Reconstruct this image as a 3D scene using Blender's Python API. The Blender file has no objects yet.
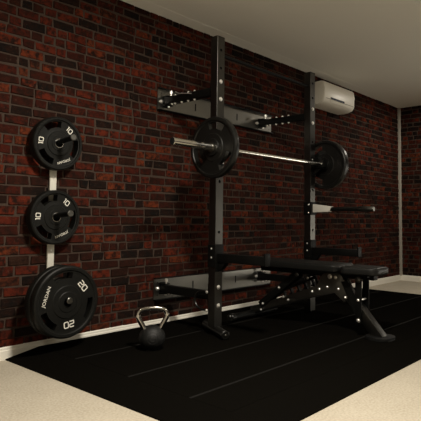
import bpy, bmesh, math, random
from mathutils import Vector, Matrix
random.seed(7)
C = bpy.context.scene.collection
PI = math.pi
SC = bpy.context.scene

# ------------------------------------------------------------------ materials
def new_mat(name):
    m = bpy.data.materials.new(name); m.use_nodes = True
    nt = m.node_tree
    return m, nt, nt.nodes['Principled BSDF']

def simple(name, col, rough=0.5, metal=0.0, spec=0.5, bump=0.0, bscale=200, var=0.0):
    m, nt, b = new_mat(name)
    b.inputs['Base Color'].default_value = (*col, 1)
    b.inputs['Roughness'].default_value = rough
    b.inputs['Metallic'].default_value = metal
    b.inputs['Specular IOR Level'].default_value = spec
    tc = nt.nodes.new('ShaderNodeTexCoord')
    n = nt.nodes.new('ShaderNodeTexNoise'); n.inputs['Scale'].default_value = bscale
    n.inputs['Detail'].default_value = 3
    nt.links.new(tc.outputs['Object'], n.inputs['Vector'])
    if bump:
        bp = nt.nodes.new('ShaderNodeBump'); bp.inputs['Strength'].default_value = bump
        bp.inputs['Distance'].default_value = 0.002
        nt.links.new(n.outputs['Fac'], bp.inputs['Height'])
        nt.links.new(bp.outputs['Normal'], b.inputs['Normal'])
    if var:
        r = nt.nodes.new('ShaderNodeMapRange')
        r.inputs['To Min'].default_value = 1 - var; r.inputs['To Max'].default_value = 1 + var
        nt.links.new(n.outputs['Fac'], r.inputs['Value'])
        mx = nt.nodes.new('ShaderNodeVectorMath'); mx.operation = 'SCALE'
        mx.inputs[0].default_value = col
        nt.links.new(r.outputs[0], mx.inputs['Scale'])
        nt.links.new(mx.outputs[0], b.inputs['Base Color'])
    return m

M = {}
M['powder'] = simple('powder_coated_steel', (0.0025, 0.0025, 0.0022), 0.5, 0.0, 0.14, 0.15, 900)
M['upright'] = simple('upright_steel', (0.090, 0.087, 0.080), 0.34, 1.0, 0.5, 0.12, 700, 0.15)
M['panel'] = simple('panel_steel', (0.24, 0.232, 0.21), 0.32, 1.0, 0.5, 0.1, 500, 0.1)
M['gusset'] = simple('gusset_steel', (0.12, 0.117, 0.106), 0.38, 1.0, 0.5, 0.1, 500, 0.1)
M['silver'] = simple('silver_paint', (0.55, 0.53, 0.48), 0.45, 0.1)
M['chrome'] = simple('chrome', (0.50, 0.49, 0.47), 0.10, 1.0)
M['bar'] = simple('bar_steel', (0.86, 0.84, 0.78), 0.17, 1.0)
M['bolt'] = simple('zinc_bolt', (0.9, 0.88, 0.84), 0.3, 0.85)
M['rubber'] = simple('black_urethane', (0.0045, 0.0045, 0.004), 0.32, 0.0, 0.35, 0.2, 600)
M['plateA'] = simple('plate_urethane', (0.0055, 0.0056, 0.0048), 0.5, 0.0, 0.2, 0.2, 600)
M['iron'] = simple('textured_iron', (0.005, 0.005, 0.0048), 0.5, 0.0, 0.35, 0.6, 500)
M['mat'] = simple('mat_rubber', (0.0036, 0.0032, 0.0026), 0.8, 0.0, 0.0, 0.4, 900, 0.2)
M['worn'] = simple('worn_rubber_edge', (0.0075, 0.007, 0.0063), 0.9, 0.0, 0.1)
M['vinyl'] = simple('vinyl', (0.006, 0.006, 0.0055), 0.45, 0.0, 0.25, 0.3, 700)
M['black'] = simple('matte_black', (0.004, 0.004, 0.004), 0.6, 0.0, 0.2)
M['white_mark'] = simple('white_lettering', (0.75, 0.73, 0.66), 0.6)
M['rail'] = simple('painted_rail', (0.62, 0.60, 0.53), 0.5)
M['ac'] = simple('ac_plastic', (0.83, 0.80, 0.72), 0.35)
M['ac_dark'] = simple('ac_display', (0.010, 0.018, 0.045), 0.5, 0.0, 0.2)
M['ac_line'] = simple('ac_groove', (0.18, 0.17, 0.15), 0.6)
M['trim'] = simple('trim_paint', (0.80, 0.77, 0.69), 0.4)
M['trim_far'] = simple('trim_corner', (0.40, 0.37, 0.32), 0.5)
M['ceiling'] = simple('ceiling_paint', (0.88, 0.865, 0.81), 0.9, 0, 0.1, 0.1, 60)
M['dimming_wall'] = simple('reflection_dimming_plaster', (0.16, 0.145, 0.125), 0.9, 0, 0.1, 0.1, 60)  # unseen right wall, darkened to dim its reflection in the rack steel
M['plaster'] = simple('plaster', (0.70, 0.66, 0.57), 0.9, 0, 0.2, 0.1, 60)

def carpet():
    m, nt, b = new_mat('carpet_floor')
    tc = nt.nodes.new('ShaderNodeTexCoord')
    n = nt.nodes.new('ShaderNodeTexNoise'); n.inputs['Scale'].default_value = 90; n.inputs['Detail'].default_value = 6
    n2 = nt.nodes.new('ShaderNodeTexNoise'); n2.inputs['Scale'].default_value = 6; n2.inputs['Detail'].default_value = 3
    cr = nt.nodes.new('ShaderNodeValToRGB')
    cr.color_ramp.elements[0].position = 0.32; cr.color_ramp.elements[0].color = (0.365, 0.325, 0.255, 1)
    cr.color_ramp.elements[1].position = 0.66; cr.color_ramp.elements[1].color = (0.465, 0.42, 0.34, 1)
    add = nt.nodes.new('ShaderNodeMath'); add.operation = 'MULTIPLY_ADD'
    add.inputs[1].default_value = 0.25
    nt.links.new(tc.outputs['Object'], n.inputs['Vector']); nt.links.new(tc.outputs['Object'], n2.inputs['Vector'])
    sub = nt.nodes.new('ShaderNodeMath'); sub.operation = 'SUBTRACT'; sub.inputs[1].default_value = 0.5
    nt.links.new(n2.outputs['Fac'], sub.inputs[0])
    nt.links.new(sub.outputs[0], add.inputs[0]); nt.links.new(n.outputs['Fac'], add.inputs[2])
    nt.links.new(add.outputs[0], cr.inputs['Fac'])
    nt.links.new(cr.outputs['Color'], b.inputs['Base Color'])
    b.inputs['Roughness'].default_value = 1; b.inputs['Specular IOR Level'].default_value = 0.1
    bp = nt.nodes.new('ShaderNodeBump'); bp.inputs['Strength'].default_value = 0.5; bp.inputs['Distance'].default_value = 0.004
    nt.links.new(n.outputs['Fac'], bp.inputs['Height']); nt.links.new(bp.outputs['Normal'], b.inputs['Normal'])
    return m
M['carpet'] = carpet()

def brick_mat():
    m, nt, b = new_mat('brick')
    L = nt.links.new; N = nt.nodes.new
    g = N('ShaderNodeNewGeometry'); tc = N('ShaderNodeTexCoord')
    cr = N('ShaderNodeValToRGB'); r = cr.color_ramp; r.interpolation = 'LINEAR'
    pts = [(0.0, (0.006, 0.005, 0.0045)), (0.17, (0.009, 0.006, 0.005)), (0.22, (0.026, 0.008, 0.005)),
           (0.48, (0.038, 0.0075, 0.0045)), (0.70, (0.070, 0.0115, 0.006)), (0.86, (0.098, 0.0165, 0.0075)),
           (0.95, (0.11, 0.024, 0.009)), (1.0, (0.030, 0.014, 0.009))]
    r.elements[0].position = 0; r.elements[0].color = (*pts[0][1], 1)
    r.elements[1].position = 1; r.elements[1].color = (*pts[-1][1], 1)
    for p, c in pts[1:-1]:
        e = r.elements.new(p); e.color = (*c, 1)
    L(g.outputs['Random Per Island'], cr.inputs['Fac'])
    # weathering: dark soot patches and pale dust, different on each brick
    off = N('ShaderNodeVectorMath'); off.operation = 'MULTIPLY_ADD'
    off.inputs[1].default_value = (1, 1, 1)
    sc = N('ShaderNodeMath'); sc.operation = 'MULTIPLY'; sc.inputs[1].default_value = 37.0
    L(g.outputs['Random Per Island'], sc.inputs[0])
    L(tc.outputs['Object'], off.inputs[0]); L(sc.outputs[0], off.inputs[2])
    n1 = N('ShaderNodeTexNoise'); n1.inputs['Scale'].default_value = 22; n1.inputs['Detail'].default_value = 6; n1.inputs['Roughness'].default_value = 0.7
    L(off.outputs[0], n1.inputs['Vector'])
    mr = N('ShaderNodeMapRange'); mr.inputs['From Min'].default_value = 0.40; mr.inputs['From Max'].default_value = 0.58
    L(n1.outputs['Fac'], mr.inputs['Value'])
    mx = N('ShaderNodeMix'); mx.data_type = 'RGBA'; mx.inputs['A'].default_value = (0.015, 0.0065, 0.0045, 1)
    L(mr.outputs[0], mx.inputs['Factor']); L(cr.outputs['Color'], mx.inputs['B'])
    n2 = N('ShaderNodeTexNoise'); n2.inputs['Scale'].default_value = 70; n2.inputs['Detail'].default_value = 5
    L(off.outputs[0], n2.inputs['Vector'])
    mr2 = N('ShaderNodeMapRange'); mr2.inputs['From Min'].default_value = 0.62; mr2.inputs['From Max'].default_value = 0.78
    mr2.inputs['To Max'].default_value = 0.5
    L(n2.outputs['Fac'], mr2.inputs['Value'])
    mx2 = N('ShaderNodeMix'); mx2.data_type = 'RGBA'; mx2.inputs['B'].default_value = (0.10, 0.055, 0.040, 1)
    L(mr2.outputs[0], mx2.inputs['Factor']); L(mx.outputs['Result'], mx2.inputs['A'])
    L(mx2.outputs['Result'], b.inputs['Base Color'])
    b.inputs['Roughness'].default_value = 0.9; b.inputs['Specular IOR Level'].default_value = 0.08
    bp = N('ShaderNodeBump'); bp.inputs['Strength'].default_value = 0.8; bp.inputs['Distance'].default_value = 0.006
    L(n1.outputs['Fac'], bp.inputs['Height']); L(bp.outputs['Normal'], b.inputs['Normal'])
    return m
M['brick'] = brick_mat()
M['mortar'] = simple('mortar', (0.052, 0.036, 0.028), 0.95, 0, 0.1, 0.6, 120, 0.35)

# ------------------------------------------------------------------ mesh helpers
def BM(): return bmesh.new()

def add_box(bm, lo, hi, mi=0, bevel=0.0, rot=None, piv=None):
    lo = Vector(lo); hi = Vector(hi)
    c = (lo + hi) / 2; s = hi - lo
    r = bmesh.ops.create_cube(bm, size=1.0)
    vs = r['verts']
    for v in vs: v.co = Vector((v.co.x * s.x, v.co.y * s.y, v.co.z * s.z)) + c
    if bevel:
        es = {e for v in vs for e in v.link_edges}
        rr = bmesh.ops.bevel(bm, geom=list(es), offset=bevel, segments=2, affect='EDGES', profile=0.6)
        vs = list({v for f in rr['faces'] for v in f.verts} | {v for v in vs if v.is_valid})
    if rot:
        bmesh.ops.rotate(bm, verts=vs, cent=piv or c, matrix=rot)
    for f in {f for v in vs for f in v.link_faces}: f.material_index = mi
    return vs

def add_tube(bm, p0, p1, r, n=20, mi=0, r1=None, cap=True):
    p0 = Vector(p0); p1 = Vector(p1); r1 = r if r1 is None else r1
    d = (p1 - p0).normalized()
    q = d.to_track_quat('Z', 'Y').to_matrix()
    a, b = [], []
    for i in range(n):
        t = 2 * PI * i / n
        o = q @ Vector((math.cos(t), math.sin(t), 0))
        a.append(bm.verts.new(p0 + o * r)); b.append(bm.verts.new(p1 + o * r1))
    for i in range(n):
        j = (i + 1) % n
        f = bm.faces.new((a[i], a[j], b[j], b[i])); f.material_index = mi
    if cap:
        bm.faces.new(a[::-1]).material_index = mi; bm.faces.new(b).material_index = mi
    return a + b

def add_lathe(bm, prof, p0, axis, n=32, mi=0):
    """prof: list of (distance along axis, radius)."""
    p0 = Vector(p0); q = Vector(axis).normalized().to_track_quat('Z', 'Y').to_matrix()
    rings = []
    for (h, r) in prof:
        if r < 1e-6: rings.append([bm.verts.new(p0 + q @ Vector((0, 0, h)))])
        else: rings.append([bm.verts.new(p0 + q @ Vector((r * math.cos(2 * PI * i / n), r * math.sin(2 * PI * i / n), h))) for i in range(n)])
    for A, B in zip(rings, rings[1:]):
        for i in range(n):
            j = (i + 1) % n
            if len(A) == 1 and len(B) == 1: continue
            if len(A) == 1: f = bm.faces.new((A[0], B[j], B[i]))
            elif len(B) == 1: f = bm.faces.new((A[i], A[j], B[0]))
            else: f = bm.faces.new((A[i], A[j], B[j], B[i]))
            f.material_index = mi

def add_sweep(bm, pts, r, n=12, mi=0, cap=True, radii=None):
    pts = [Vector(p) for p in pts]; rings = []
    up = None
    for k, p in enumerate(pts):
        d = (pts[min(k + 1, len(pts) - 1)] - pts[max(k - 1, 0)]).normalized()
        if up is None:
            up = Vector((0, 0, 1)) if abs(d.z) < 0.9 else Vector((1, 0, 0))
        s = d.cross(up).normalized(); up = s.cross(d).normalized()
        rr = radii[k] if radii else r
        rings.append([bm.verts.new(p + (s * math.cos(2 * PI * i / n) + up * math.sin(2 * PI * i / n)) * rr) for i in range(n)])
    for A, B in zip(rings, rings[1:]):
        for i in range(n):
            j = (i + 1) % n
            bm.faces.new((A[i], A[j], B[j], B[i])).material_index = mi
    if cap:
        bm.faces.new(rings[0][::-1]).material_index = mi; bm.faces.new(rings[-1]).material_index = mi

def add_prism(bm, poly, axis, a, b, mi=0, bevel=0.0):
    """poly of 2D points; axis 'x': points are (y,z) extruded along x from a to b; 'y': (x,z); 'z': (x,y)."""
    def P(u, v, w):
        return {'x': (w, u, v), 'y': (u, w, v), 'z': (u, v, w)}[axis]
    A = [bm.verts.new(P(u, v, a)) for u, v in poly]; B = [bm.verts.new(P(u, v, b)) for u, v in poly]
    n = len(poly); fs = [bm.faces.new(A[::-1]), bm.faces.new(B)]
    for i in range(n):
        j = (i + 1) % n; fs.append(bm.faces.new((A[i], A[j], B[j], B[i])))
    for f in fs: f.material_index = mi
    if bevel:
        es = {e for f in fs for e in f.edges}
        bmesh.ops.bevel(bm, geom=list(es), offset=bevel, segments=2, affect='EDGES', profile=0.6)

def bar2(p, q, w):
    """rectangle polygon of width w around the segment p-q (2D)."""
    p = Vector(p); q = Vector(q); d = (q - p).normalized(); n = Vector((-d.y, d.x)) * w / 2
    return [tuple(p + n), tuple(q + n), tuple(q - n), tuple(p - n)]

def obj(name, bm, mat, parent=None, smooth=35, shift=None):
    bmesh.ops.recalc_face_normals(bm, faces=bm.faces[:])
    if smooth:
        ang = math.radians(smooth)
        for f in bm.faces: f.smooth = True
        for e in bm.edges:
            if len(e.link_faces) != 2 or e.calc_face_angle(0) > ang: e.smooth = False
    if shift is None and parent is not None: shift = parent_world(parent)
    if shift is not None: bmesh.ops.translate(bm, verts=bm.verts[:], vec=-Vector(shift))
    me = bpy.data.meshes.new(name); bm.to_mesh(me); bm.free()
    for m in (mat if isinstance(mat, (list, tuple)) else [mat]): me.materials.append(m)
    o = bpy.data.objects.new(name, me); C.objects.link(o)
    if parent is not None: o.parent = parent
    return o

def parent_world(p):
    v = Vector((0, 0, 0))
    while p is not None:
        v = v + p.location; p = p.parent
    return v

def tag(o, label, cat, group=None):
    o['label'] = label; o['category'] = cat
    if group: o['group'] = group
    return o

def thing(name, label, cat, loc=(0, 0, 0), group=None):
    o = bpy.data.objects.new(name, None); C.objects.link(o)
    o.location = loc; o.empty_display_size = 0.1
    return tag(o, label, cat, group)

def single(name, bm, mat, label, cat, base, group=None, smooth=35):
    o = obj(name, bm, mat, None, smooth, shift=base)
    o.location = base
    return tag(o, label, cat, group)

def struct(name, bm, mat, smooth=None):
    o = obj(name, bm, mat, None, smooth); o['kind'] = 'structure'; return o

def copy_tree(o, parent=None):
    c = o.copy(); C.objects.link(c); c.parent = parent
    for ch in list(o.children): copy_tree(ch, c)
    return c

_bolt = {}
def bolt(parent, p, axis, r=0.008, h=0.007, mat='bolt', label=None):
    """a domed bolt head whose base is at p, pointing along axis"""
    key = (round(r, 4), round(h, 4), mat)
    if key not in _bolt:
        bm = BM()
        add_lathe(bm, [(0, 0), (0, r * 1.25), (h * .2, r * 1.25), (h * .25, r), (h * .7, r * .9), (h, r * .55), (h, 0)], (0, 0, 0), (0, 0, 1), 16)
        o = obj('bolt', bm, M[mat], None); _bolt[key] = o.data
    else:
        o = bpy.data.objects.new('bolt', _bolt[key]); C.objects.link(o)
    o.rotation_mode = 'QUATERNION'
    o.rotation_quaternion = Vector(axis).to_track_quat('Z', 'Y')
    o.location = Vector(p) - parent_world(parent); o.parent = parent
    return o

# ------------------------------------------------------------------ room
X0, X1, Y0, H = -2.3, 6.897, -4.3, 2.4
MT = 0.043

bm = BM(); add_box(bm, (X0 - .1, Y0 - .1, -0.08), (X1 + .1, 0.14, 0)); struct('floor', bm, M['carpet'])
bm = BM(); add_box(bm, (X0 - .1, Y0 - .1, H), (X1 + .1, 0.14, H + .1)); struct('ceiling', bm, M['ceiling'])
bm = BM(); add_prism(bm, [(0, H), (-.13, H), (-.125, H - .002), (-.012, H - .010), (0, H - .010)], 'x', X0, X1); struct('trim_2', bm, M['ceiling'])
bm = BM(); add_prism(bm, [(X1, H), (X1 - .13, H), (X1 - .125, H - .002), (X1 - .012, H - .010), (X1, H - .010)], 'y', Y0, 0); struct('trim_3', bm, M['ceiling'])

def brick_wall(name, length, flip):
    """bricks laid in courses on a mortar bed; local u along the wall, v up, depth towards the room."""
    rnd = random.Random(11 if not flip else 23)
    bm = BM()
    course = 0.0603; gap = 0.0110; d = 0.006
    def W(u, v, w):  # w: towards the room
        return (u, -w, v) if not flip else (X1 - w, -u, v)
    lo = W(-0.0 if not flip else -0.12, 0, 0); 
    if not flip: add_box(bm, (X0 - .1, 0, 0), (X1 + .12, 0.12, H), 1)
    else: add_box(bm, (X1, Y0 - .1, 0), (X1 + .12, 0, H), 1)
    u0 = X0 if not flip else 0.0
    v = 0.0; k = 0
    while v < H - 0.004:
        h = min(course - gap, H - v)
        u = u0 - rnd.random() * 0.12
        prev = 0
        while u < u0 + length:
            t = rnd.random()
            if k % 2 == 0: L = 0.150 if t < .60 else 0.078
            else: L = 0.150 if t < .45 else (0.078 if t < .85 else 0.112)
            L += rnd.uniform(-.010, .010)
            a = max(u, u0); b = min(u + L - gap, u0 + length)
            if b - a > 0.012:
                dd = d * rnd.uniform(.5, 1.5); i = 0.0025
                j = lambda s=.0042: rnd.uniform(-s, s)
                o = [(a + j(), v + j()), (b + j(), v + j()), (b + j(), v + h + j()), (a + j(), v + h + j())]
                cu, cv = (a + b) / 2, v + h / 2
                A = [bm.verts.new(W(p[0], max(p[1], 0), -.001)) for p in o]
                B = [bm.verts.new(W(p[0] + (i if p[0] < cu else -i), max(p[1], 0) + (i if p[1] < cv else -i), dd + j(.001))) for p in o]
                fs = [bm.faces.new(B)]
                for q in range(4):
                    r = (q + 1) % 4; fs.append(bm.faces.new((A[q], A[r], B[r], B[q])))
            u += L
        v += course; k += 1
    bmesh.ops.recalc_face_normals(bm, faces=bm.faces[:])
    return struct(name, bm, [M['brick'], M['mortar']])

brick_wall('wall_left', X1 - X0, False)
brick_wall('wall_back', -Y0, True)
bm = BM(); add_box(bm, (X0 - .1, Y0 - .1, 0), (X1 + .1, Y0, H)); struct('wall_right', bm, M['dimming_wall'])
bm = BM(); add_box(bm, (X0 - .1, Y0, 0), (X0, 0, H)); struct('wall_front', bm, M['plaster'])

def baseboard(name, pts):
    bm = BM(); prof = [(0, 0), (0.017, 0), (0.017, 0.052), (0.013, 0.056), (0.013, 0.068), (0.009, 0.074), (0, 0.074)]
    if name == 'baseboard_left': add_prism(bm, [(-a, b) for a, b in prof], 'x', X0, X1)
    else: add_prism(bm, [(X1 - a, b) for a, b in prof], 'y', Y0, -0.017)
    return struct(name, bm, M['trim'])
baseboard('baseboard_left', None); baseboard('baseboard_back', None)
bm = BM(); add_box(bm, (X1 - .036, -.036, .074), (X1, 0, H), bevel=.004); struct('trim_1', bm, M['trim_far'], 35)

# ------------------------------------------------------------------ rubber matting
XL0, XL1, XR1, XR0 = 1.415, 1.595, 5.45, 5.62
YF1, YF0 = -1.585, -1.78
rows = [(-0.018, -0.42, 'rubber mat strip lying along the baseboard of the brick wall'),
        (-0.424, -0.896, 'rubber mat strip carrying the kettlebell and rack feet, second out from wall'),
        (-0.900, -1.338, 'bare middle rubber mat strip under the bench pads, third out from wall'),
        (-1.342, -1.583, 'narrow rubber mat strip under the bench front foot')]
for a, b, lab in rows:
    # worn, paler chamfers along the joints with the neighbouring strips
    c = .006; p = [(a, 0), (a, MT - c), (a - c, MT), (b + c, MT), (b, MT - c), (b, 0)]
    if a > -.1: p = [(a, 0), (a, MT)] + p[3:]
    bm = BM(); add_prism(bm, p, 'x', XL1 + .002, XR1 - .002)
    for f in bm.faces:
        cz = f.normal if f.normal.length else None
        f.normal_update()
        if abs(f.normal.y) > .5 and abs(f.normal.z) > .5 and f.calc_center_median().y > -1.4: f.material_index = 1
    single('rubber_mat', bm, [M['mat'], M['worn']], 'black ' + lab, 'mat', (XL1, (a + b) / 2, 0))
def ramp(lab, hi_a, hi_b, lo_a, lo_b):
    bm = BM()
    vs = [Vector((*hi_a, 0)), Vector((*hi_b, 0)), Vector((*hi_a, MT)), Vector((*hi_b, MT)),
          Vector((*lo_a, 0)), Vector((*lo_b, 0)), Vector((*lo_a, .006)), Vector((*lo_b, .006))]
    v = [bm.verts.new(x) for x in vs]
    for f in ((0, 1, 3, 2), (4, 5, 7, 6), (2, 3, 7, 6), (0, 1, 5, 4), (0, 2, 6, 4), (1, 3, 7, 5)):
        bm.faces.new([v[i] for i in f])
    single('edge_ramp', bm, M['mat'], lab, 'mat edging', (*lo_a, 0), smooth=None)
ramp('black sloping rubber edging beside the carpet below the hanging weight plates', (XL1, -.018), (XL1, YF1), (XL0 - .026, -.018), (XL0, YF0))
ramp('long black sloping rubber edging between the mats and the near carpet', (XL1 + .001, YF1), (XR1, YF1), (XL0 + .002, YF0), (XR0, YF0))
ramp('black sloping rubber edging at the far end of mats, nearest the room corner', (XR1, -.018), (XR1, YF1 + .001), (XR0, -.018), (XR0, YF0 + .002))

# ------------------------------------------------------------------ weight plates
def plate_mesh(R, T, hole_angles, n=96, hw=26, r_in=.60, r_out=.83, hub=.13, hubh=1.0, bore=0.0255):
    """round plate, back at y=0, front at y=-T, centre on the y axis."""
    bm = BM()
    prof = [(bore, T * hubh), (R * .27, T * hubh), (R * .29, T * .95), (R * .44, T * .95), (R * .46, T * .88), (R * .52, T * .86), (R * r_in, T * .86),
            (R * .70, T * .86), (R * .78, T * .86), (R * r_out, T * .86), (R * .86, T * .88), (R * .885, T * .99), (R * .95, T), (R * .985, T * .92), (R, T * .78)]
    rad = [p[0] for p in prof]
    i0 = rad.index(R * r_in); i1 = rad.index(R * r_out)
    front = [[bm.verts.new((r * math.cos(2 * PI * k / n), -h, r * math.sin(2 * PI * k / n))) for k in range(n)] for r, h in prof]
    back = [[bm.verts.new((r * math.cos(2 * PI * k / n), -(T * .14 if i0 <= i <= i1 else T - h), r * math.sin(2 * PI * k / n))) for k in range(n)] for i, (r, h) in enumerate(prof)]
    def hole(i, k):
        if not (i0 <= i < i1): return False
        a = (k + .5) * 360 / n
        return any(abs((a - h + 180) % 360 - 180) < hw for h in hole_angles)
    m = len(prof)
    for i in range(m - 1):
        for k in range(n):
            k2 = (k + 1) % n
            if hole(i, k):
                for (di, dk, e) in ((0, -1, (i, k, i + 1, k)), (0, 1, (i, k2, i + 1, k2)), (-1, 0, (i, k, i, k2)), (1, 0, (i + 1, k, i + 1, k2))):
                    if not hole(i + di, (k + dk) % n):
                        a, b, c, d = e
                        bm.faces.new((front[a][b], front[c][d], back[c][d], back[a][b]))
                continue
            bm.faces.new((front[i][k], front[i][k2], front[i + 1][k2], front[i + 1][k]))
            bm.faces.new((back[i][k], back[i + 1][k], back[i + 1][k2], back[i][k2]))
    for k in range(n):
        k2 = (k + 1) % n
        bm.faces.new((front[-1][k], front[-1][k2], back[-1][k2], back[-1][k]))
        bm.faces.new((front[0][k], back[0][k], back[0][k2], front[0][k2]))
    return bm

def text_bm(s, size, bold=0.0, xs=1.0):
    cu = bpy.data.curves.new('t', 'FONT'); cu.body = s; cu.size = size; cu.align_x = 'CENTER'; cu.align_y = 'CENTER'
    cu.offset = bold; cu.extrude = 0.0006; cu.resolution_u = 3
    o = bpy.data.objects.new('t', cu); C.objects.link(o)
    dg = bpy.context.evaluated_depsgraph_get(); me = bpy.data.meshes.new_from_object(o.evaluated_get(dg))
    bpy.data.objects.remove(o); bpy.data.curves.remove(cu)
    bm = BM(); bm.from_mesh(me); bpy.data.meshes.remove(me)
    for v in bm.verts: v.co.x *= xs
    return bm

GL = {'0': [[(-.30, -.5), (.30, -.5), (.42, -.38), (.42, .38), (.30, .5), (-.30, .5), (-.42, .38), (-.42, -.38), (-.30, -.5)]],
      '1': [[(-.20, .5), (.05, .5), (.05, -.5)]],
      '2': [[(-.42, .5), (.30, .5), (.42, .38), (.42, .10), (.30, 0), (-.30, 0), (-.42, -.10), (-.42, -.5), (.42, -.5)]]}
def number_bm(s, h, wf):
    """squared numerals drawn as flat mitred strokes"""
    bm = BM(); adv = {'0': 1.12, '1': .62, '2': 1.12}; tot = sum(adv[c] for c in s); x = -tot / 2; w = .17 * h
    for c in s:
        cx = x + adv[c] / 2; x += adv[c]
        for line in GL[c]:
            P = [Vector(((cx + u) * h * wf, v * h)) for u, v in line]; closed = (P[0] - P[-1]).length < 1e-6
            if closed: P = P[:-1]
            n = len(P); L, Rr = [], []
            for k in range(n):
                d0 = (P[k] - P[k - 1]).normalized() if (k or closed) else None
                d1 = (P[(k + 1) % n] - P[k]).normalized() if (k < n - 1 or closed) else None
                d0 = d0 or d1; d1 = d1 or d0
                t = (d0 + d1).normalized(); nn = Vector((-t.y, t.x)); q = w / 2 / max(.5, nn.dot(Vector((-d0.y, d0.x))))
                for lst, sg in ((L, 1), (Rr, -1)):
                    p = P[k] + nn * q * sg; lst.append((bm.verts.new((p.x, p.y, .0008)), bm.verts.new((p.x, p.y, -.0004))))
            for k in range(n if closed else n - 1):
                m = (k + 1) % n
                bm.faces.new((L[k][0], Rr[k][0], Rr[m][0], L[m][0])); bm.faces.new((L[k][0], L[m][0], L[m][1], L[k][1])); bm.faces.new((Rr[k][0], Rr[k][1], Rr[m][1], Rr[m][0]))
    return bm

def marking(parent, s, size, ang, rad, y, name, xs=1.25, bold=0.0):
    bm = number_bm(s, size * .54, .95) if s.isdigit() else text_bm(s, size, bold, xs)
    t = math.radians(ang - 90)
    for v in bm.verts:
        x, z, w = v.co.x, v.co.y, v.co.z
        z2 = z + rad
        v.co = Vector((x * math.cos(t) - z2 * math.sin(t), y - w, x * math.sin(t) + z2 * math.cos(t)))
    return obj(name, bm, M['white_mark'], parent, None, shift=(0, 0, 0))

def weight_plate(label, loc, R, T, num, a_num, a_brand, holes, size, marks=True, group=None):
    big = num == '20'
    t = thing('weight_plate', label, 'weight plate', loc, group)
    obj('disc', plate_mesh(R, T, holes, hw=22 if big else 26, r_in=.65 if big else .60, r_out=.82 if big else .83), M['plateA'], t, 30, shift=(0, 0, 0))
    bm = BM()
    add_lathe(bm, [(-.001, .0285), (T + .0025, .0285), (T + .0025, .0255), (-.001, .0255), (-.001, .0285)], (0, 0, 0), (0, -1, 0), 32)
    obj('bushing', bm, M['black'] if big else M['bar'], t, 35, shift=(0, 0, 0))
    if marks:
        for a in a_num: marking(t, num, size, a, R * (.69 if num == '10' else .63), -T * .86, 'number_marking', 1.3, size * .03)
        marking(t, 'JORDAN', size * (.46 if num == '20' else .42), a_brand, R * (.69 if num == '10' else .66), -T * .86, 'brand_marking', 1.1, 0)
    return t

PX = 1.637
weight_plate('black 10 weight plate, topmost of the three pegs on the brick wall', (PX, -.036, 1.287), .168, .066, '10', (177, 51), -70, (110, 230, -10), .052)
weight_plate('black 10 weight plate on the middle peg, above the larger 20 plate', (PX, -.032, .829), .168, .066, '10', (178, 53), -68, (113, 233, -7), .052)
weight_plate('large black 20 weight plate on the lowest peg, facing the room', (PX, -.200, .331), .212, .058, '20', (40, -83), 162, (101, 220, -19), .062)
weight_plate('large black weight plate hanging behind the 20 plate on the lowest peg', (PX, -.138, .331), .212, .058, '20', (), 161, (101, 220, -19), .062, marks=False)

# storage rail with three pegs
t = thing('plate_storage_rail', 'pale vertical wall rail with three black pegs carrying weight plates', 'plate rack', (PX, 0, .26))
bm = BM(); add_box(bm, (PX - .010, -.026, .26), (PX + .034, -.011, 1.36), bevel=.003); obj('rail', bm, M['rail'], t)
for z, ye, zr in ((1.288, -.262, .09), (.833, -.258, .08), (.3405, -.276, 0)):
    bm = BM()
    add_lathe(bm, [(0, 0), (0, .035), (.008, .035), (.009, .0155), (-ye - .026 - .012, .0155), (-ye - .026 - .006, .0165), (-ye - .026, .015), (-ye - .026, 0)], (PX, -.026, z), (0, -1, zr), 28)
    pg = obj('peg', bm, M['powder'], t)
    bm = BM(); q = Vector((0, -1, zr)).normalized(); e = Vector((PX, -.026, z)) + q * (-ye - .026)
    add_lathe(bm, [(-.006, .0157), (-.006, .020), (.003, .020), (.006, .016), (.006, 0)], e, q, 24)
    obj('end_cap', bm, M['gusset'], pg)
for z in (.62, 1.08): bolt(t, (PX + .012, -.026, z), (0, -1, 0), .006, .004)

# ------------------------------------------------------------------ wall mounted folding rack
UX = (2.568, 3.745); UW = .073; UY0, UY1 = -.602, -.540; UB, UT = (.100, .060), 2.10
AZ = {'up': 1.722, 'lo': .302}
rack = thing('folding_squat_rack', 'black wall mounted folding squat rack with two uprights and four swing arms', 'squat rack', (3.15, -.3, MT))

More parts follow.
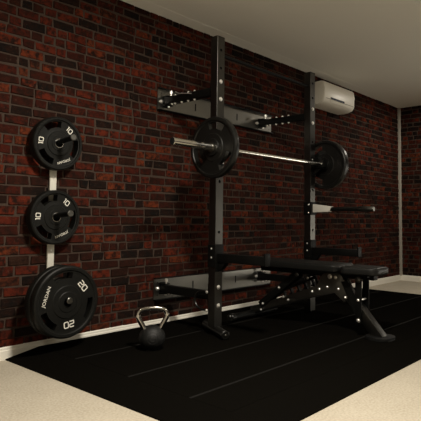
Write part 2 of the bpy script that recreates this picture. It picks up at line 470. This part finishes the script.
def upright_bm(cx, holes, UB):
    """square tube with real round holes through its front wall"""
    bm = BM()
    x0, x1 = cx - UW / 2, cx + UW / 2
    y = UY0; c = .0007
    # side and back walls, chamfered corners
    prof = [(x0 + c, y), (x0, y + c), (x0, UY1 - c), (x0 + c, UY1), (x1 - c, UY1), (x1, UY1 - c), (x1, y + c), (x1 - c, y)]
    A = [bm.verts.new((a, b, UB)) for a, b in prof]; B = [bm.verts.new((a, b, UT)) for a, b in prof]
    for i in range(7): bm.faces.new((A[i], A[i + 1], B[i + 1], B[i]))
    bm.faces.new(A[::-1]); bm.faces.new(B)
    # front wall
    a, b = x0 + c, x1 - c; half = (b - a) / 2
    z = UB; n = 16; hr = .0105
    def quad(za, zb): bm.faces.new([bm.verts.new(p) for p in ((a, y, za), (b, y, za), (b, y, zb), (a, y, zb))])
    for hz in sorted(holes):
        quad(z, hz - half)
        sq, ci, inn = [], [], []
        for k in range(n):
            t = 2 * PI * (k + .5) / n + PI / 4 - PI / n
            cs, sn = math.cos(t), math.sin(t); s = half / max(abs(cs), abs(sn))
            sq.append(bm.verts.new((cx + cs * s, y, hz + sn * s))); ci.append(bm.verts.new((cx + cs * hr, y, hz + sn * hr)))
            inn.append(bm.verts.new((cx + cs * hr, y + .03, hz + sn * hr)))
        for k in range(n):
            j = (k + 1) % n
            bm.faces.new((sq[k], sq[j], ci[j], ci[k])); f = bm.faces.new((ci[k], ci[j], inn[j], inn[k])); f.material_index = 1
        bm.faces.new(inn).material_index = 1
        z = hz + half
    quad(z, UT)
    bmesh.ops.remove_doubles(bm, verts=bm.verts[:], dist=.0002)
    return bm

hs = {0: [2.009, 1.88, 1.43, 1.084, .737], 1: [2.009, 1.88, 1.494, 1.079, .737]}
for i, ux in enumerate(UX):
    u = obj('upright', upright_bm(ux, hs[i], UB[i]), [M['upright'], M['black']], rack)
    bm = BM(); add_box(bm, (ux - UW / 2 - .001, UY0 - .001, UT), (ux + UW / 2 + .001, UY1 + .001, UT + .006), bevel=.002)
    obj('end_cap', bm, M['black'], u)
    for az in AZ.values():
        for dz in (-.062, .062): bolt(u, (ux, UY0, az + dz), (0, -1, 0), .0125, .010)
    if i == 0:
        # foot: fat rubber sleeve lying across under the upright
        fr = .030
        a, b = Vector((2.680, -.375, MT + fr)), Vector((2.498, -.735, MT + fr))
        d = (b - a).normalized(); ln = (b - a).length
        bm = BM(); add_lathe(bm, [(0, 0), (0, fr - .006), (.006, fr), (ln - .006, fr), (ln, fr - .006), (ln, 0)], a, d, 28)
        ft = obj('foot', bm, M['rubber'], rack)
        bolt(ft, a, -d, .008, .006, 'gusset'); bolt(ft, b, d, .008, .006, 'gusset')
    else:
        bm = BM(); add_lathe(bm, [(0, 0), (0, .020), (.006, .022), (.010, .012), (UB[i] - MT - .001, .012), (UB[i] - MT - .001, 0)], (ux, -.571, MT + .0005), (0, 0, 1), 24)
        obj('foot', bm, M['black'], rack)
# wall panels (channels) and swing arms
PXa, PXb = 2.495, 3.925
for key, (z0, z1) in (('up', (1.655, 1.815)), ('lo', (.222, .375))):
    bm = BM()
    t0 = .004
    # back web with two long slots
    add_box(bm, (PXa, -.0145, z0), (PXb, -.0105, z1))
    add_box(bm, (PXa, -.045, z0 - .006), (PXb, -.0105, z0), mi=1); add_box(bm, (PXa, -.045, z1), (PXb, -.0105, z1 + .006), mi=1)
    pn = obj('wall_panel', bm, [M['panel'], M['powder']], rack)
    for sx in (2.90, 3.42):
        bm = BM(); add_box(bm, (sx - .006, -.0160, (z0 + z1) / 2 - .03), (sx + .006, -.0146, (z0 + z1) / 2 + .03), bevel=.0005); obj('slot', bm, M['black'], pn)
    for sx in (PXa + .035, PXb - .035):
        for sz in (z0 + .03, z1 - .03):
            bm = BM(); add_tube(bm, (sx, -.0146, sz), (sx, -.0160, sz), .004, 12); obj('screw_hole', bm, M['black'], pn)
    for ux in UX:
        az = AZ[key]; hh = .028
        # hinge
        bm = BM(); add_box(bm, (ux - .02, -.022, az - .045), (ux + .03, -.0150, az + .045), bevel=.002)
        for s in (-1, 1): add_box(bm, (ux - .028, -.080, az + s * (hh + .007) - .004), (ux + .028, -.020, az + s * (hh + .007) + .004), bevel=.001)
        hg = obj('hinge', bm, M['powder'], rack)
        bolt(hg, (ux - .036, -.0148, az - .002), (0, -1, 0), .013, .014)
        # arm
        bm = BM(); add_box(bm, (ux - .025, UY1 + .0005, az - hh), (ux + .025, -.03, az + hh), bevel=.003)
        arm = obj('swing_arm', bm, M['powder'], rack)
        # pivot pin with knob above the hinge
        bm = BM(); add_lathe(bm, [(0, 0), (0, .006), (.012, .006), (.014, .013), (.034, .013), (.038, .008), (.038, 0)], (ux, -.070 if key == 'lo' else -.085, az + hh + .011), (0, 0, 1), 20)
        obj('pivot_pin', bm, M['bolt'], arm)
        bm = BM(); add_lathe(bm, [(0, 0), (0, .010), (.010, .010), (.012, .006), (.012, 0)], (ux, -.060, az - hh - .011), (0, 0, -1), 16)
        obj('pin_nut', bm, M['bolt'], arm)
        if key == 'up':
            for y in (-.150, -.222, -.290, -.356):
                bolt(arm, (ux - .014, y, az + hh), (0, 0, 1), .0085, .011)
            for y in (-.114, -.148, -.220, -.290, -.356):
                bolt(arm, (ux - .014, y, az - hh), (0, 0, -1), .0085, .011)
        if key == 'lo':
            for y in (-.115, -.150): bolt(arm, (ux - .014, y, az - hh), (0, 0, -1), .006, .008)
    # bracket plates where the arms meet the uprights
    for ux in UX:
        bm = BM(); add_box(bm, (ux - .031, UY1 + .0005, AZ[key] - .08), (ux + .031, UY1 + .008, AZ[key] + .08), bevel=.001)
        obj('arm_bracket', bm, M['powder'], rack)
# lock rod on the left upper arm
bm = BM(); add_sweep(bm, [(UX[0] - .033, -.17, AZ['up'] + .05), (UX[0] - .034, -.21, AZ['up'] + .032), (UX[0] - .034, -.34, AZ['up'] + .012)], .0035, 8); obj('lock_rod', bm, M['bolt'], rack)
# loop handles at the foot of the uprights
for ux in UX[:1]:
    bm = BM(); xx = ux - UW / 2 - .012; pts = []
    for k in range(13):
        t = -PI / 2 + PI * k / 12
        pts.append((xx, -.50 + .075 * math.cos(t), .270 + .062 * math.sin(t)))
    pts = [(xx, -.555, .208)] + pts + [(xx, -.555, .332)]
    add_sweep(bm, pts, .0075, 10); h = obj('loop_handle', bm, M['rubber'], rack)
    for z in (.208, .332): bolt(h, (xx - .006, -.545, z), (-1, 0, 0), .009, .008)
# top cross bar
bm = BM(); add_tube(bm, (UX[0] + UW / 2, -.571, 1.985), (UX[1] - UW / 2, -.571, 1.985), .0125, 20); obj('cross_bar', bm, M['powder'], rack)

# J cups
def j_cup(ux, lab):
    t = thing('j_cup', lab, 'rack attachment', (ux, UY0, 1.20), 'barbell cups on the rack')
    y = UY0 - .0015
    bm = BM(); add_box(bm, (ux - .036, y - .008, 1.19), (ux + .036, y, 1.36), bevel=.002)
    obj('back_plate', bm, M['powder'], t)
    bm = BM(); add_prism(bm, [(y - .008, 1.268), (y - .125, 1.268), (y - .125, 1.328), (y - .115, 1.328), (y - .107, 1.282), (y - .008, 1.282)], 'x', ux - .028, ux + .028, bevel=.002)
    add_prism(bm, [(y - .008, 1.268), (y - .10, 1.268), (y - .008, 1.20)], 'x', ux - .006, ux + .006)
    obj('hook', bm, M['powder'], t)
    bm = BM(); add_box(bm, (ux - .026, y - .106, 1.2822), (ux + .026, y - .0085, 1.2855)); obj('liner', bm, M['black'], t)
    bolt(t, (ux - .02, y - .008, 1.34), (0, -1, 0), .006, .005); bolt(t, (ux + .02, y - .008, 1.215), (0, -1, 0), .006, .005)
j_cup(UX[0], 'black barbell cup on the near upright, behind the barbell plate')
j_cup(UX[1], 'black barbell cup on the far upright, left of the far barbell plate')

# spotter arms
def spotter(ux, lab, dy=0.0):
    t = thing('spotter_arm', lab, 'safety arm', (ux, UY0, .50), 'spotter arms on the rack')
    y = UY0 - .0015; e = -1.03 + dy
    bm = BM(); add_box(bm, (ux - .038, y - .008, .47), (ux + .038, y, .655), bevel=.002)
    add_box(bm, (ux - .046, y - .008, .50), (ux - .038, UY1, .65), bevel=.001)
    br = obj('bracket', bm, M['powder'], t)
    for z in (.625, .565): bolt(br, (ux - .046, -.575, z), (-1, 0, 0), .006, .005)
    bm = BM(); add_box(bm, (ux - .027, e, .535), (ux + .027, y - .008, .592), bevel=.004); obj('arm', bm, M['powder'], t)
    bm = BM(); add_prism(bm, [(y - .008, .535), (y - .08, .535), (y - .04, .49), (y - .008, .47)], 'x', ux - .02, ux + .02, bevel=.002); obj('gusset', bm, M['powder'], t)
    bm = BM(); add_box(bm, (ux - .028, e - .012, .533), (ux + .028, e - .0005, .612), bevel=.003); obj('end_stop', bm, M['powder'], t)
spotter(UX[0], 'black spotter arm on the near upright, running above the bench back pad', .02)
spotter(UX[1], 'black spotter arm on the far upright, below the grey tipped dip handle')

# dip handle on the far upright
t = thing('dip_handle', 'black dip bar handle with silver gusset, bolted to the far rack upright', 'rack attachment', (UX[1], UY0, .88))
y = UY0 - .0015; ux = UX[1]
bm = BM(); add_box(bm, (ux - .040, y - .012, .865), (ux + .040, y, .975), bevel=.002); add_box(bm, (ux - .048, y - .012, .865), (ux - .040, UY1, .975), bevel=.001)
br = obj('bracket', bm, M['powder'], t)
for z in (.885, .952): bolt(br, (ux - .048, -.59, z), (-1, 0, 0), .006, .005)
bm = BM(); add_prism(bm, [(y - .012, .958), (y - .19, .937), (y - .17, .893), (y - .012, .888)], 'x', ux - .022, ux + .022, bevel=.003); obj('gusset', bm, M['silver'], t)
bm = BM(); add_tube(bm, (ux, y - .17, .916), (ux, y - .44, .916), .017, 20); obj('bar', bm, M['rubber'], t)
bm = BM(); add_lathe(bm, [(0, 0), (0, .018), (.006, .022), (.12, .022), (.132, .018), (.132, 0)], (ux, y - .43, .916), (0, -1, 0), 24); obj('grip', bm, M['gusset'], t)

# ------------------------------------------------------------------ barbell and its plates
BY, BZ = -.672, 1.300; BL = 2.062; SL = .398; SH = 1.345
t = thing('barbell', 'steel barbell racked across both uprights in the black cups', 'barbell', (3.17, BY, BZ - .014))
def bseg(name, x0, x1, r, mat, parent=t):
    bm = BM(); c = min(.002, r * .2)
    add_lathe(bm, [(0, 0), (0, r - c), (c, r), (x1 - x0 - c, r), (x1 - x0, r - c), (x1 - x0, 0)], (x0, BY, BZ), (1, 0, 0), 32)
    return obj(name, bm, mat, parent)
bseg('shaft', BL + SL, BL + SL + SH, .0142, M['bar'])
for s in (0, 1):
    a = BL if s == 0 else BL + SL + SH
    sl = bseg('sleeve', a + .0005, a + SL - .0005, .025, M['bar'])
    b = BL + SL + .0005 if s == 0 else a - .0305
    bseg('collar', b - (0 if s == 0 else 0), b + .03, .037, M['gusset'])
    e = a if s == 0 else a + SL
    bseg('end_cap', e - .002, e + .004, .0225, M['black'], sl)
def bar_plate(x, T, R, lab, face):
    t = thing('weight_plate', lab, 'weight plate', (x, BY, BZ), 'barbell plates')
    bm = plate_mesh(R, T, (78, 198, -42) if face < 0 else (57, 303), hubh=1.15, bore=.0258)
    if face < 0: rot = Matrix.Rotation(-PI / 2, 3, 'Z')    # front (-y) turned to -x
    else: rot = Matrix.Rotation(PI / 2, 3, 'Z')
    bmesh.ops.rotate(bm, verts=bm.verts[:], cent=(0, 0, 0), matrix=rot)
    obj('disc', bm, M['rubber'], t, 30, shift=(0, 0, 0))
    bm = BM(); ax = (face, 0, 0)
    add_lathe(bm, [(-.001, .034), (T * 1.15 + .004, .034), (T * 1.15 + .006, .0256), (-.001, .0256), (-.001, .034)], (0, 0, 0), ax, 32)
    obj('steel_bushing', bm, M['gusset'], t, 35, shift=(0, 0, 0))
bar_plate(BL + SL - .001, .046, .206, 'black weight plate on the near end of the racked barbell', -1)
bar_plate(BL + SL + SH + .001, .066, .212, 'black weight plate on the far end of the racked barbell', 1)

# ------------------------------------------------------------------ adjustable bench
CX = 3.242
bench = thing('weight_bench', 'black adjustable weight bench laid flat between the rack uprights', 'bench', (CX, -.95, MT))
def pad(name, y0, y1, z0, z1, w0, w1, stretch=.012):
    """upholstered pad: rounded slab whose plan width runs from w0 at y0 to w1 at y1"""
    bm = BM(); ny, nx = 28, 12; hgt = z1 - z0
    N = 40; rings = []
    Lh = (y1 - y0)
    for k in range(ny + 1):
        f = k / ny; yy = y0 + Lh * f
        w = (w0 + (w1 - w0) * f) / 2
        e = min(f, 1 - f) * abs(Lh)
        rr = .045
        if e < rr: w -= rr * (1 - math.sqrt(max(0, 1 - (1 - e / rr) ** 2)))
        re = .018; sh = 1.0
        if e < re: sh = .45 + .55 * math.sqrt(max(0, 1 - (1 - e / re) ** 2))
        ring = []
        for q in range(N):
            a = 2 * PI * q / N; ca, sa = math.cos(a), math.sin(a); p = .22
            xx = math.copysign(abs(ca) ** p, ca) * w; zz = math.copysign(abs(sa) ** .35, sa) * hgt / 2 * sh
            ring.append(bm.verts.new((CX + xx, yy, (z0 + z1) / 2 + zz)))
        rings.append(ring)
    for A, B in zip(rings, rings[1:]):
        for q in range(N):
            r = (q + 1) % N; bm.faces.new((A[q], A[r], B[r], B[q]))
    bm.faces.new(rings[0]); bm.faces.new(rings[-1][::-1])
    return obj(name, bm, M['vinyl'], bench, 50)
pad('back_pad', -.36, -1.205, .464, .520, .27, .285)
pad('seat_pad', -1.213, -1.475, .460, .514, .285, .225)
# pad carriers
bm = BM(); add_box(bm, (CX - .03, -1.10, .425), (CX + .03, -.46, .4635), bevel=.003); add_box(bm, (CX - .09, -.66, .447), (CX + .09, -.62, .4637)); obj('back_carrier', bm, M['powder'], bench)
bm = BM(); add_box(bm, (CX - .03, -1.42, .425), (CX + .03, -1.17, .4595), bevel=.003); add_box(bm, (CX - .08, -1.40, .447), (CX + .08, -1.36, .4597)); obj('seat_carrier', bm, M['powder'], bench)
# main beam
bm = BM(); add_prism(bm, [(-.355, .062), (-.355, .125), (-.93, .335), (-1.13, .385), (-1.13, .322), (-.93, .262)], 'x', CX - .028, CX + .028, bevel=.003); obj('main_beam', bm, M['upright'], bench)
# gusset plates either side of the bend
for s in (-1, 1):
    bm = BM(); xa = CX + s * .0365; xb = CX + s * .0425
    add_prism(bm, [(-1.03, .440), (-1.065, .452), (-1.165, .452), (-1.185, .438), (-1.250, .318), (-1.208, .256), (-1.128, .318), (-.93, .258), (-.91, .320), (-.98, .345)], 'x', min(xa, xb), max(xa, xb), bevel=.001)
    gp = obj('gusset_plate', bm, M['gusset'], bench)
    if s < 0:
        for (yy, zz, r) in ((-1.092, .427, .014), (-1.138, .425, .010), (-1.071, .352, .008), (-1.005, .331, .008), (-.945, .308, .008), (-1.160, .346, .008), (-1.215, .293, .008)):
            bolt(gp, (xb, yy, zz), (-1, 0, 0), r, .008)
# front leg and foot
bm = BM(); add_prism(bm, [(-1.105, .400), (-1.170, .420), (-1.482, .0645), (-1.395, .0645)], 'x', CX - .036, CX + .036, bevel=.003); lg = obj('front_leg', bm, M['upright'], bench)
bolt(lg, (CX - .036, -1.3, .22), (-1, 0, 0), .006, .006)
bm = BM(); pts = []
for k in range(40):
    a = 2 * PI * k / 40; c, s = math.cos(a), math.sin(a)
    pts.append((CX + math.copysign(abs(c) ** .7, c) * .092, -1.448 + math.copysign(abs(s) ** .7, s) * .088))
add_prism(bm, pts, 'z', MT + .001, MT + .020, bevel=.004); obj('front_foot', bm, M['black'], bench)
# seat posts
for s in (-1, 1):
    bm = BM(); xa = CX + s * .0495; xb = CX + s * .0575
    add_prism(bm, [(-1.295, .135), (-1.340, .135), (-1.345, .44), (-1.297, .44)], 'x', min(xa, xb), max(xa, xb), bevel=.002)
    sp = obj('seat_post', bm, M['powder'], bench)
    for zz, r in ((.425, .017), (.288, .009), (.153, .011)): bolt(sp, (max(xa, xb) if s > 0 else min(xa, xb), -1.319, zz), (s, 0, 0), r, .009, 'bolt' if r < .015 else 'gusset')
for yy, zz in ((-1.319, .288), (-1.319, .153), (-1.319, .425)):
    bm = BM(); add_tube(bm, (CX - .049, yy, zz), (CX + .049, yy, zz), .007, 12); obj('cross_pin', bm, M['bolt'], bench)
# seat adjustment plate between leg and posts
bm = BM(); add_prism(bm, [(-1.185, .40), (-1.235, .41), (-1.30, .30), (-1.305, .20), (-1.285, .19)], 'x', CX - .0485, CX - .0430); obj('seat_adjuster', bm, M['powder'], bench)
# back support strut and notched ladder
for s in (-1, 1):
    bm = BM(); xa = CX + s * .0290; xb = CX + s * .0365
    add_prism(bm, bar2((-.455, .155), (-.805, .425), .052), 'x', min(xa, xb), max(xa, xb), bevel=.002)
    st = obj('support_strut', bm, M['powder'], bench)
    if s < 0:
        for (yy, zz, r) in ((-.487, .168, .008), (-.470, .118, .008), (-.642, .305, .009), (-.805, .418, .014)):
            bolt(st, (xb, yy, zz), (-1, 0, 0), r, .008, 'gusset' if r > .012 else 'bolt')
bm = BM()
x0, x1 = CX - .012, CX + .012
lad0, lad1 = Vector((-.60, .262)), Vector((-.955, .412))
add_prism(bm, bar2(lad0, lad1, .020), 'x', x0, x1)
dr = (lad1 - lad0)
for k in range(5):
    p = lad0 + dr * (.16 + .18 * k)
    q = p + Vector((-.030, -.050)) * 1.0
    add_prism(bm, bar2(p, q, .014), 'x', x0, x1)
    add_prism(bm, bar2(q, q + Vector((.028, .004)), .012), 'x', x0, x1)
obj('ladder', bm, M['powder'], bench)
bm = BM(); pts = []
for k in range(11):
    a = PI * .9 - PI * .95 * k / 10
    pts.append((CX - .02, -.925 - .045 * math.cos(a), .375 + .048 * math.sin(a)))
add_sweep(bm, pts, .009, 10); obj('catch_loop', bm, M['powder'], bench)
for (yy, zz) in ((-.680, .240), (-.725, .222), (-.898, .400)):
    bolt(bench, (CX - .030, yy, zz), (-1, 0, 0), .008, .012)
# rear foot
bm = BM(); add_tube(bm, (2.975, -.375, MT + .033), (3.495, -.375, MT + .033), .028, 24); rf = obj('rear_foot', bm, M['powder'], bench)
for a, b in ((2.95, 2.995), (3.475, 3.52)):
    bm = BM(); add_lathe(bm, [(0, 0), (0, .027), (.005, .0315), (.040, .0315), (.045, .027), (.045, 0)], (a, -.375, MT + .0325), (1, 0, 0), 24)
    obj('end_cap', bm, M['rubber'], rf)
bolt(rf, (2.95, -.375, MT + .045), (-1, 0, 0), .006, .005)

# ------------------------------------------------------------------ kettlebell
KX, KY = 2.025, -.565
k = thing('kettlebell', 'black kettlebell with a chrome handle standing on the rubber mat', 'kettlebell', (KX, KY, MT))
bm = BM(); prof = [(0, 0), (0, .050)]
R = .079
for i in range(1, 22):
    a = -PI / 2 + .62 + (PI - .62 - .22) * i / 21
    prof.append((.0670 + R * math.sin(a) * .98 + 0.0, R * math.cos(a)))
prof.append((prof[-1][0] + .002, 0))
add_lathe(bm, prof, (KX, KY, MT), (0, 0, 1), 48); body = obj('bell_body', bm, M['iron'], k)
# raised badge ring on the front of the ball
nb = Vector((-.60, -.78, .16)).normalized()
bm = BM(); cc = Vector((KX, KY, MT + .0670))
q = nb.to_track_quat('Z', 'Y').to_matrix(); ringp = []
for rr in (.018, .033):
    pts = []
    for i in range(29):
        a = 2 * PI * i / 28; v = q @ Vector((rr * math.cos(a), rr * math.sin(a), math.sqrt(R * R - rr * rr) - .0005)); v.z *= .985; pts.append(cc + v)
    add_sweep(bm, pts, .0016, 6)
obj('raised_badge', bm, M['iron'], body)
# handle: trapezoid loop in the plane facing the camera
hd = Vector((.80, -.60, 0)).normalized()
path2 = [(-.048, .118), (-.064, .150), (-.082, .185), (-.086, .208), (-.072, .232), (-.040, .241), (0, .243), (.040, .241), (.072, .232), (.086, .208), (.082, .185), (.064, .150), (.048, .118)]
def cr(P, n=5):
    out = []
    for i in range(len(P) - 1):
        p0 = Vector(P[max(i - 1, 0)]); p1 = Vector(P[i]); p2 = Vector(P[i + 1]); p3 = Vector(P[min(i + 2, len(P) - 1)])
        for s in range(n):
            t = s / n
            out.append(.5 * ((2 * p1) + (-p0 + p2) * t + (2 * p0 - 5 * p1 + 4 * p2 - p3) * t * t + (-p0 + 3 * p1 - 3 * p2 + p3) * t ** 3))
    out.append(Vector(P[-1])); return out
P2 = cr(path2)
bm = BM(); add_sweep(bm, [Vector((KX, KY, MT + p.y)) + hd * p.x for p in P2], .0165, 16, radii=[.0135 + .003 * (abs(i - len(P2) / 2) / (len(P2) / 2)) for i in range(len(P2))])
obj('handle', bm, M['chrome'], k, 60)

# ------------------------------------------------------------------ air conditioner
t = thing('air_conditioner', 'white wall mounted air conditioner high on the brick wall', 'air conditioner', (4.90, -.008, 2.0))
AX0, AX1 = 4.575, 5.225
prof = [(-.008, 2.278), (-.165, 2.284), (-.195, 2.278), (-.210, 2.262), (-.216, 2.20), (-.215, 2.10), (-.208, 2.078), (-.185, 2.052), (-.13, 2.040), (-.07, 2.035), (-.008, 2.035)]
bm = BM(); add_prism(bm, prof, 'x', AX0, AX1)
es = [e for e in bm.edges if abs(e.verts[0].co.x - e.verts[1].co.x) < 1e-5]
bmesh.ops.bevel(bm, geom=es, offset=.014, segments=3, affect='EDGES', profile=.5)
obj('body', bm, M['ac'], t, 40)
bm = BM(); add_sweep(bm, [(AX0 + .03, -.2150, 2.098), (AX1 - .03, -.2150, 2.098)], .0022, 6); obj('panel_seam', bm, M['ac_line'], t)
bm = BM(); add_prism(bm, [(-.2165, 2.090), (-.2135, 2.093), (-.2065, 2.072), (-.209, 2.070)], 'x', AX0 + .13, AX1 - .10)
obj('louvre_flap', bm, M['ac'], t, 30)
bm = BM(); add_box(bm, (4.70, -.2190, 2.101), (4.99, -.2145, 2.120), bevel=.002); obj('display_strip', bm, M['ac_dark'], t)

# unidentified small dark item on the far carpet at the frame edge
bm = BM(); add_prism(bm, [(6.36, .001), (6.50, .001), (6.50, .022), (6.44, .026), (6.37, .008)], 'y', -.99, -.86, bevel=.002)
single('dark_floor_item', bm, M['black'], 'small dark low item on the far carpet at the right frame edge', 'unidentified item', (6.43, -.92, 0))

# ------------------------------------------------------------------ lights
def disk_light(x, y, power, size=.34, col=(1, .92, .79)):
    l = bpy.data.lights.new('ceiling_key_fill', 'AREA'); l.shape = 'DISK'; l.size = size
    l.energy = power; l.color = col
    o = bpy.data.objects.new('ceiling_key_fill', l); C.objects.link(o); o.location = (x, y, H - .012)
    o['kind'] = 'structure'
    return o
disk_light(1.5, -2.0, 98)
disk_light(3.3, -3.9, 22)  # added fill for the carpet, set clear of the wall panel reflections
disk_light(6.15, -1.05, 18)  # added fill to brighten the far carpet and corner
disk_light(-0.9, -2.3, 14)  # added fill beside the camera, out of view
w = bpy.data.worlds.new('World'); SC.world = w; w.use_nodes = True
w.node_tree.nodes['Background'].inputs[0].default_value = (1, .9, .75, 1)
w.node_tree.nodes['Background'].inputs[1].default_value = 0.02

# low daylit window on the end wall, to the right of the photographed corner
em = bpy.data.materials.new('window_daylight'); em.use_nodes = True; nt = em.node_tree
nt.nodes.remove(nt.nodes['Principled BSDF'])
e = nt.nodes.new('ShaderNodeEmission'); e.inputs[0].default_value = (1, .93, .80, 1); e.inputs[1].default_value = 4.2
nt.links.new(e.outputs[0], nt.nodes['Material Output'].inputs[0])
bm = BM(); add_box(bm, (X1 - .022, -4.05, .06), (X1 - .012, -2.45, 1.20)); struct('window_1', bm, em)
bm = BM()
for a, b, c, d in ((-4.11, -4.05, .0, 1.26), (-2.45, -2.39, .0, 1.26), (-4.05, -2.45, .0, .06), (-4.05, -2.45, 1.20, 1.26), (-3.27, -3.23, .06, 1.20)):
    add_box(bm, (X1 - .045, a, c), (X1 - .008, b, d))
struct('trim_4', bm, M['trim'])

# ------------------------------------------------------------------ camera
cam = bpy.data.cameras.new('camera'); co = bpy.data.objects.new('camera', cam); C.objects.link(co)
cam.sensor_width = 36; cam.sensor_fit = 'HORIZONTAL'; cam.lens = 36 * 517.93 / 421; cam.clip_start = .05
cam.shift_x = -(231.2645 - 210.5) / 421; cam.shift_y = (181.7805 - 210.5) / 421
yaw, pitch, roll = .724888, .0682433, .010097
co.location = (-.045, -3.023, .840)
F = Vector((math.cos(yaw) * math.cos(pitch), math.sin(yaw) * math.cos(pitch), math.sin(pitch)))
R0 = Vector((math.sin(yaw), -math.cos(yaw), 0)); U0 = R0.cross(F)
R2 = R0 * math.cos(roll) + U0 * math.sin(roll); U2 = U0 * math.cos(roll) - R0 * math.sin(roll)
co.rotation_euler = Matrix((R2, U2, -F)).transposed().to_euler()
SC.camera = co
vs = SC.view_settings
vs.view_transform = 'Standard'; vs.look = 'None'; vs.gamma = 1; vs.use_curve_mapping = False; vs.exposure = 0.0
